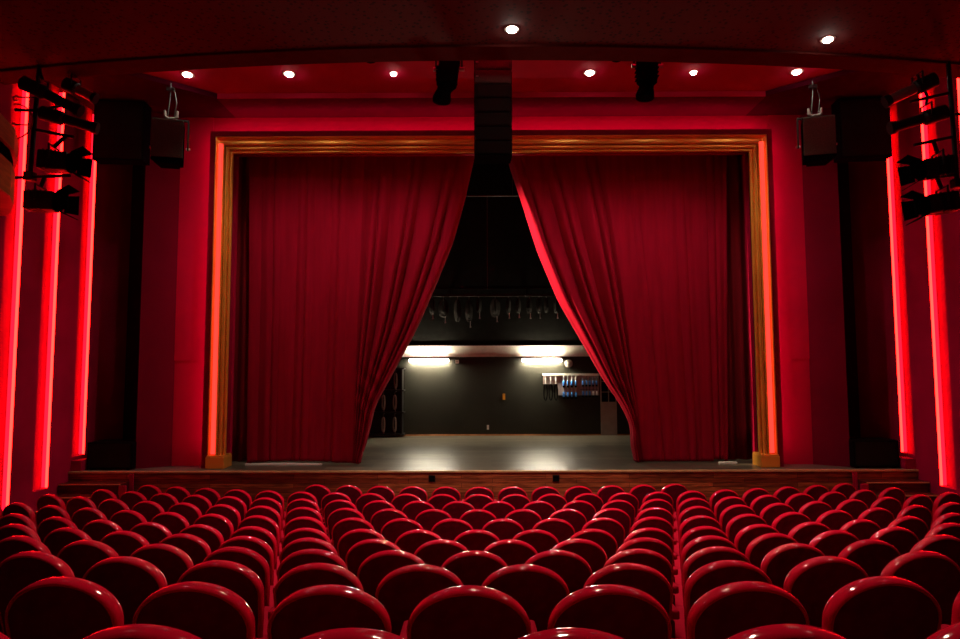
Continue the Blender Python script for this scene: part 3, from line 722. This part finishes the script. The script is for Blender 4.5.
def barn_lamp(A, B, r, label, clampto):
    """fresnel: short housing A->B with four barn door flaps at B"""
    A, B = Vector(A), Vector(B); d = (B - A); n_ = d.normalized()
    t = thing('barn_door_spotlight', label, 'spotlight', tuple(A), 0, 'side wall spotlights')
    s = n_.cross(Vector((0, 0, 1))).normalized(); u = s.cross(n_)
    rot = Matrix((( n_.x, s.x, u.x), (n_.y, s.y, u.y), (n_.z, s.z, u.z))).to_4x4()
    L_ = d.length
    def hb(b):
        add_box(b, d * 0.5, (L_, r * 1.7, r * 1.9), rot, 0.03)
        for q in range(4): add_box(b, d * (0.2 + 0.13 * q), (0.012, r * 1.8, r * 2.0), rot)
    part('housing', t, 'blackpaint', hb)
    part('lens_ring', t, 'black', lambda b: add_tube(b, [d * 1.0, d + n_ * 0.05], r * 0.98, 18), 40)
    fl = 0.19
    for ax, sg in ((u, 1), (u, -1), (s, 1), (s, -1)):
        o_ = s if ax is u else u
        def door(b, ax=ax, sg=sg, o_=o_):
            p0 = d + n_ * 0.055 + ax * sg * r * 0.95; p1 = p0 + n_ * fl + ax * sg * r * (0.55 if ax is u else 0.3)
            wd0, wd1 = r * 0.85, r * (1.25 if ax is u else 1.0)
            qs = [p0 - o_ * wd0, p0 + o_ * wd0, p1 + o_ * wd1, p1 - o_ * wd1]
            nn = (qs[1] - qs[0]).cross(qs[3] - qs[0]).normalized() * 0.006
            a = [b.verts.new(q + nn) for q in qs]; c = [b.verts.new(q - nn) for q in qs]
            for k in range(4): b.faces.new((a[k], a[(k + 1) % 4], c[(k + 1) % 4], c[k]))
            b.faces.new(a); b.faces.new(c[::-1])
        part('barn_door', t, 'black', door)
    part('yoke', t, 'blackpaint', lambda b: add_tube(b, [d * .45 + s * r * 1.1, d * .45 + s * r * 1.1 + Vector((0, 0, r * 1.5)), d * .45 - s * r * 1.1 + Vector((0, 0, r * 1.5)), d * .45 - s * r * 1.1], 0.016, 8))
    c = Vector(clampto) - A
    part('clamp', t, 'blackpaint', lambda b: add_tube(b, [d * .45 + Vector((0, 0, r * 1.5)), c], 0.03, 8))
Yl = 9.7
profile_lamp((-7.24, 9.50, 7.36), (-6.40, 9.65, 6.95), 0.095, 'long black spotlight tilted down, highest on the left ladder', (-7.10, 9.7, 7.62))
profile_lamp((-6.88, 9.95, 7.54), (-6.42, 10.05, 7.32), 0.095, 'short silver-edged spotlight behind the left ladder top', (-6.78, 9.95, 7.66), True)
profile_lamp((-7.02, 9.62, 6.93), (-6.25, 9.85, 6.75), 0.095, 'black tube spotlight on the left ladder, second level down', (-7.1, 9.7, 7.0))
barn_lamp((-7.05, 9.72, 6.20), (-6.64, 9.80, 6.18), 0.155, 'black spotlight with barn doors on the left ladder, upper of two', (-6.65, 9.7, 6.58))
barn_lamp((-7.23, 9.72, 5.56), (-6.82, 9.80, 5.56), 0.155, 'black spotlight with barn doors on the left ladder, lowest', (-6.95, 9.7, 5.94))
profile_lamp((6.84, 9.62, 7.40), (6.14, 9.80, 7.10), 0.10, 'silver-edged spotlight tilted down, highest on the right ladder', (6.75, 9.7, 7.14), True)
profile_lamp((7.00, 9.65, 6.89), (6.20, 9.80, 6.68), 0.10, 'black tube spotlight on the right ladder, second level down', (6.74, 9.7, 7.13))
barn_lamp((7.08, 9.72, 6.06), (6.67, 9.80, 6.01), 0.155, 'black spotlight with barn doors on the right ladder, upper of two', (6.80, 9.7, 6.45))
barn_lamp((7.12, 9.72, 5.50), (6.70, 9.80, 5.45), 0.155, 'black spotlight with barn doors on the right ladder, lowest', (6.82, 9.7, 5.88))
# small brass clips and a loop of red cable on the left wall by the ladder
for k, (x, z) in enumerate(((-7.47, 7.20), (-7.50, 6.76))):
    t = thing('pipe_clip', f'small bright clip on the left ladder, {("upper", "lower")[k]}', 'clip', (x, 9.72, z), 0, 'small bright clips')
    part('jaw', t, 'steel', lambda b: add_tube(b, [(0.05, 0, 0.01), (0.0, 0, 0.03), (-0.05, 0, 0.0), (-0.02, 0, -0.05), (0.03, 0, -0.04)], 0.015, 6))
    part('arm', t, 'blackpaint', lambda b: add_tube(b, [(0.05, 0, 0.01), (0.36, -0.005, 0.0)], 0.010, 6))
bm = bmesh.new()
add_tube(bm, [(-7.45 + 0.30 * math.sin(a) , 9.66, 6.80 + 0.28 * math.cos(a)) for a in [PI * 2 * k / 24 for k in range(20)]], 0.010, 6)
tag(sharp(obj('cable_loop', bm, 'cush'), 60), 'thin red cable looped beside the left ladder, above the wooden balcony', 'cable')

# curved wooden balcony front that reaches in from the left wall
t = thing('side_balcony', 'curved orange-brown wooden balcony end with a black band, at the left picture edge', 'balcony', (-8.1, 8.6, 5.2))
def bal(pts_in, z0, z1):
    plan = [(-6.05, 7.4), (-6.40, 8.30), (-6.72, 8.80), (-6.93, 9.05), (-7.07, 9.22), (-7.2, 9.34), (-7.45, 9.45), (-8.098, 9.50)]
    ins = [(x - pts_in * 0.8, y - pts_in * 0.5) for x, y in plan[:-1]] + [(-8.098, 9.50 - pts_in)]
    def f(b): add_prism(b, [(x + 8.1, y - 8.6) for x, y in [(-8.098, 7.4)] + ins], z0 - 5.2, z1 - 5.2)
    return f
part('rail_band', t, 'balcony', bal(0.0, 5.87, 6.16))
part('black_band', t, 'black', bal(0.05, 5.69, 5.87))
part('front_panel', t, 'balcony', bal(0.02, 5.25, 5.69))

# ------------------------------------------------------------------ seats
def outline():
    pts = []
    a_, b__ = 0.243, 0.175
    zs = 0.53 - b__
    pts += [(-0.205, 0.0), (-0.222, 0.10), (-0.236, 0.22)]
    for k in range(25):
        th = PI - PI * k / 24
        pts.append((a_ * math.cos(th), zs + b__ * math.sin(th)))
    pts += [(0.236, 0.22), (0.222, 0.10), (0.205, 0.0)]
    return pts
OUT = outline()
def normals2(pts):
    n = len(pts); ns = []
    for i in range(n):
        a = Vector((*pts[(i - 1) % n], 0)); b = Vector((*pts[(i + 1) % n], 0))
        t = (b - a).normalized()
        ns.append((t.y, -t.x))
    return ns
NRM = normals2(OUT)
REC = math.radians(11)
def lean(x, h, d):   # local seat coordinates; d towards the stage
    return (x, d * math.cos(REC) - h * math.sin(REC) + 0.10, 0.42 + h * math.cos(REC) + d * math.sin(REC))
def inset(k): return [(x + nx * k, y + ny * k) for (x, y), (nx, ny) in zip(OUT, NRM)]
def shell(bm, loops, cap0=True, cap1=True):
    rs = [[bm.verts.new(lean(x, h, d)) for x, h in inset(k)] for k, d in loops]
    n = len(OUT)
    for A, B in zip(rs, rs[1:]):
        for q in range(n): bm.faces.new((A[q], A[(q + 1) % n], B[(q + 1) % n], B[q]))
    if cap0: bm.faces.new(rs[0])
    if cap1: bm.faces.new(rs[-1][::-1])
def sgn():  # make sure insets go inwards
    return -1 if abs(inset(0.02)[15][1]) > OUT[15][1] else 1
SG = sgn()
_inset = inset
def inset(k): return _inset(k * SG)

def make_seat():
    t = thing('theatre_seat', '', 'seat')
    bm = bmesh.new()
    shell(bm, [(0.0195, -0.022), (0.0175, -0.036), (0.0145, -0.0395), (0.0112, -0.0385), (0.0090, -0.0325), (0.0072, -0.0370), (0.0030, -0.032), (0.0, -0.020), (0.0, -0.002), (0.003, 0.016), (0.012, 0.030), (0.032, 0.040), (0.07, 0.046)])
    sharp(obj('backrest', bm, 'seat', t, True), 75)
    bm = bmesh.new()
    shell(bm, [(0.0185, -0.023), (0.0190, -0.033), (0.030, -0.036), (0.08, -0.039)])
    sharp(obj('back_panel', bm, 'seatback', t, True, None, 'dark maroon back panel'), 60)
    part('seat_cushion', t, 'cush', lambda b: add_box(b, (0, 0.345, 0.43), (0.43, 0.46, 0.12), Matrix.Rotation(math.radians(4), 4, 'X'), 0.04), 60)
    part('armrest', t, 'cush', lambda b: add_box(b, (-0.275, 0.25, 0.63), (0.054, 0.34, 0.055), None, 0.018), 60)
    part('side_support', t, 'seatback', lambda b: (add_box(b, (-0.275, 0.24, 0.35), (0.03, 0.22, 0.46), None, 0.008), add_box(b, (-0.275, 0.24, 0.0625), (0.03, 0.10, 0.125), None, 0.005), add_box(b, (-0.275, 0.24, 0.008), (0.048, 0.26, 0.016), None, 0.004)))
    return t
proto = make_seat()
ordw = ['first', 'second', 'third', 'fourth', 'fifth', 'sixth', 'seventh', 'eighth', 'ninth', 'tenth', 'eleventh', 'twelfth', 'thirteenth']
rowname = ['the row nearest the viewer'] + [f'the {w} row from the viewer' for w in ordw[1:5]] + ['the sixth row from the stage'] + [f'the {w} row from the stage' for w in ordw[4:0:-1]] + ['the row nearest the stage']
COUNT = {10: 6, 9: 11, 8: 11.5, 7: 12, 6: 12.5, 5: 13, 4: 13.5, 3: 13, 2: 13.5, 1: 13, 0: 13}
first = True
for r in range(11):
    even = (r in (10, 9, 7, 5, 3, 1))
    # even rows have no seat on the axis
    even = r in (10, 9, 7)
    if r < 7: even = (r % 2 == 1)
    ks = []
    K = COUNT[r]
    k = (0.5 if even else 0.0)
    ks = [q + (0.5 if even else 0) for q in range(-14, 15)]
    ks = [q for q in ks if abs(q) <= K - 0.5 + 1e-6]
    spots = []
    RR = [12.5, 12.5, 12.5, 14, 16, 18, 20, 20, 20, 20, 20][r]; SK = [.018, .018, .016, .015, .012, .008, .004, 0, 0, 0, 0][r]
    for q in ks:
        th = q * W_SEAT / RR
        x = 0.03 + RR * math.sin(th); y = ROWY[r] + RR * (1 - math.cos(th)) + SK * x
        x20 = 0.03 + R_ROW * math.sin(q * W_SEAT / R_ROW); y20 = ROWY[r] + R_ROW * (1 - math.cos(q * W_SEAT / R_ROW))
        x = x20 * y / y20; th = q * W_SEAT / R_ROW + SK
        zf = ROWTOP[r] - SEAT_H
        if abs(x) > 6.75: continue
        px, py, d = proj(x, y, zf + 0.93)
        half = 0.25 * F / d
        if px + half < -1 or px - half > 961 or py - 4 > 640: continue
        spots.append((q, x, y, zf, th, px))
    n = len(spots)
    for i, (q, x, y, zf, th, px) in enumerate(spots):
        if first: o = proto; first = False
        else:
            o = proto.copy(); COL.objects.link(o)
            for ch in proto.children:
                c = ch.copy(); COL.objects.link(c); c.parent = o
        # the top of the leaning back stands on the row line
        o.location = (x, y, zf); o.rotation_euler = (0, 0, th)
        if n % 2 and i == n // 2: pos = 'the middle seat'
        elif i < n / 2: pos = ('leftmost' if i == 0 else ordw[i] + ' from the left')
        else: pos = ('rightmost' if i == n - 1 else ordw[n - 1 - i] + ' from the right')
        o['label'] = f'glossy red theatre seat in {rowname[r]}, {pos}'
        o['category'] = 'seat'; o['group'] = 'red theatre seats in curved rows'
        if i == n - 1:
            for nm2 in ('armrest', 'side_support'):
                src = [c for c in proto.children if c.name.split('.')[0] == nm2][0]
                c = src.copy(); COL.objects.link(c); c.parent = o; c.location = (0.55, 0, 0)

# ------------------------------------------------------------------ world and colour
w = bpy.data.worlds.new('dark'); scene.world = w; w.use_nodes = True
w.node_tree.nodes['Background'].inputs['Color'].default_value = (0, 0, 0, 1)
vs = scene.view_settings
vs.view_transform = 'Standard'; vs.look = 'None'; vs.exposure = 0.0; vs.gamma = 1.0; vs.use_curve_mapping = False
scene.cycles.use_denoising = True
scene.cycles.sample_clamp_indirect = 6.0
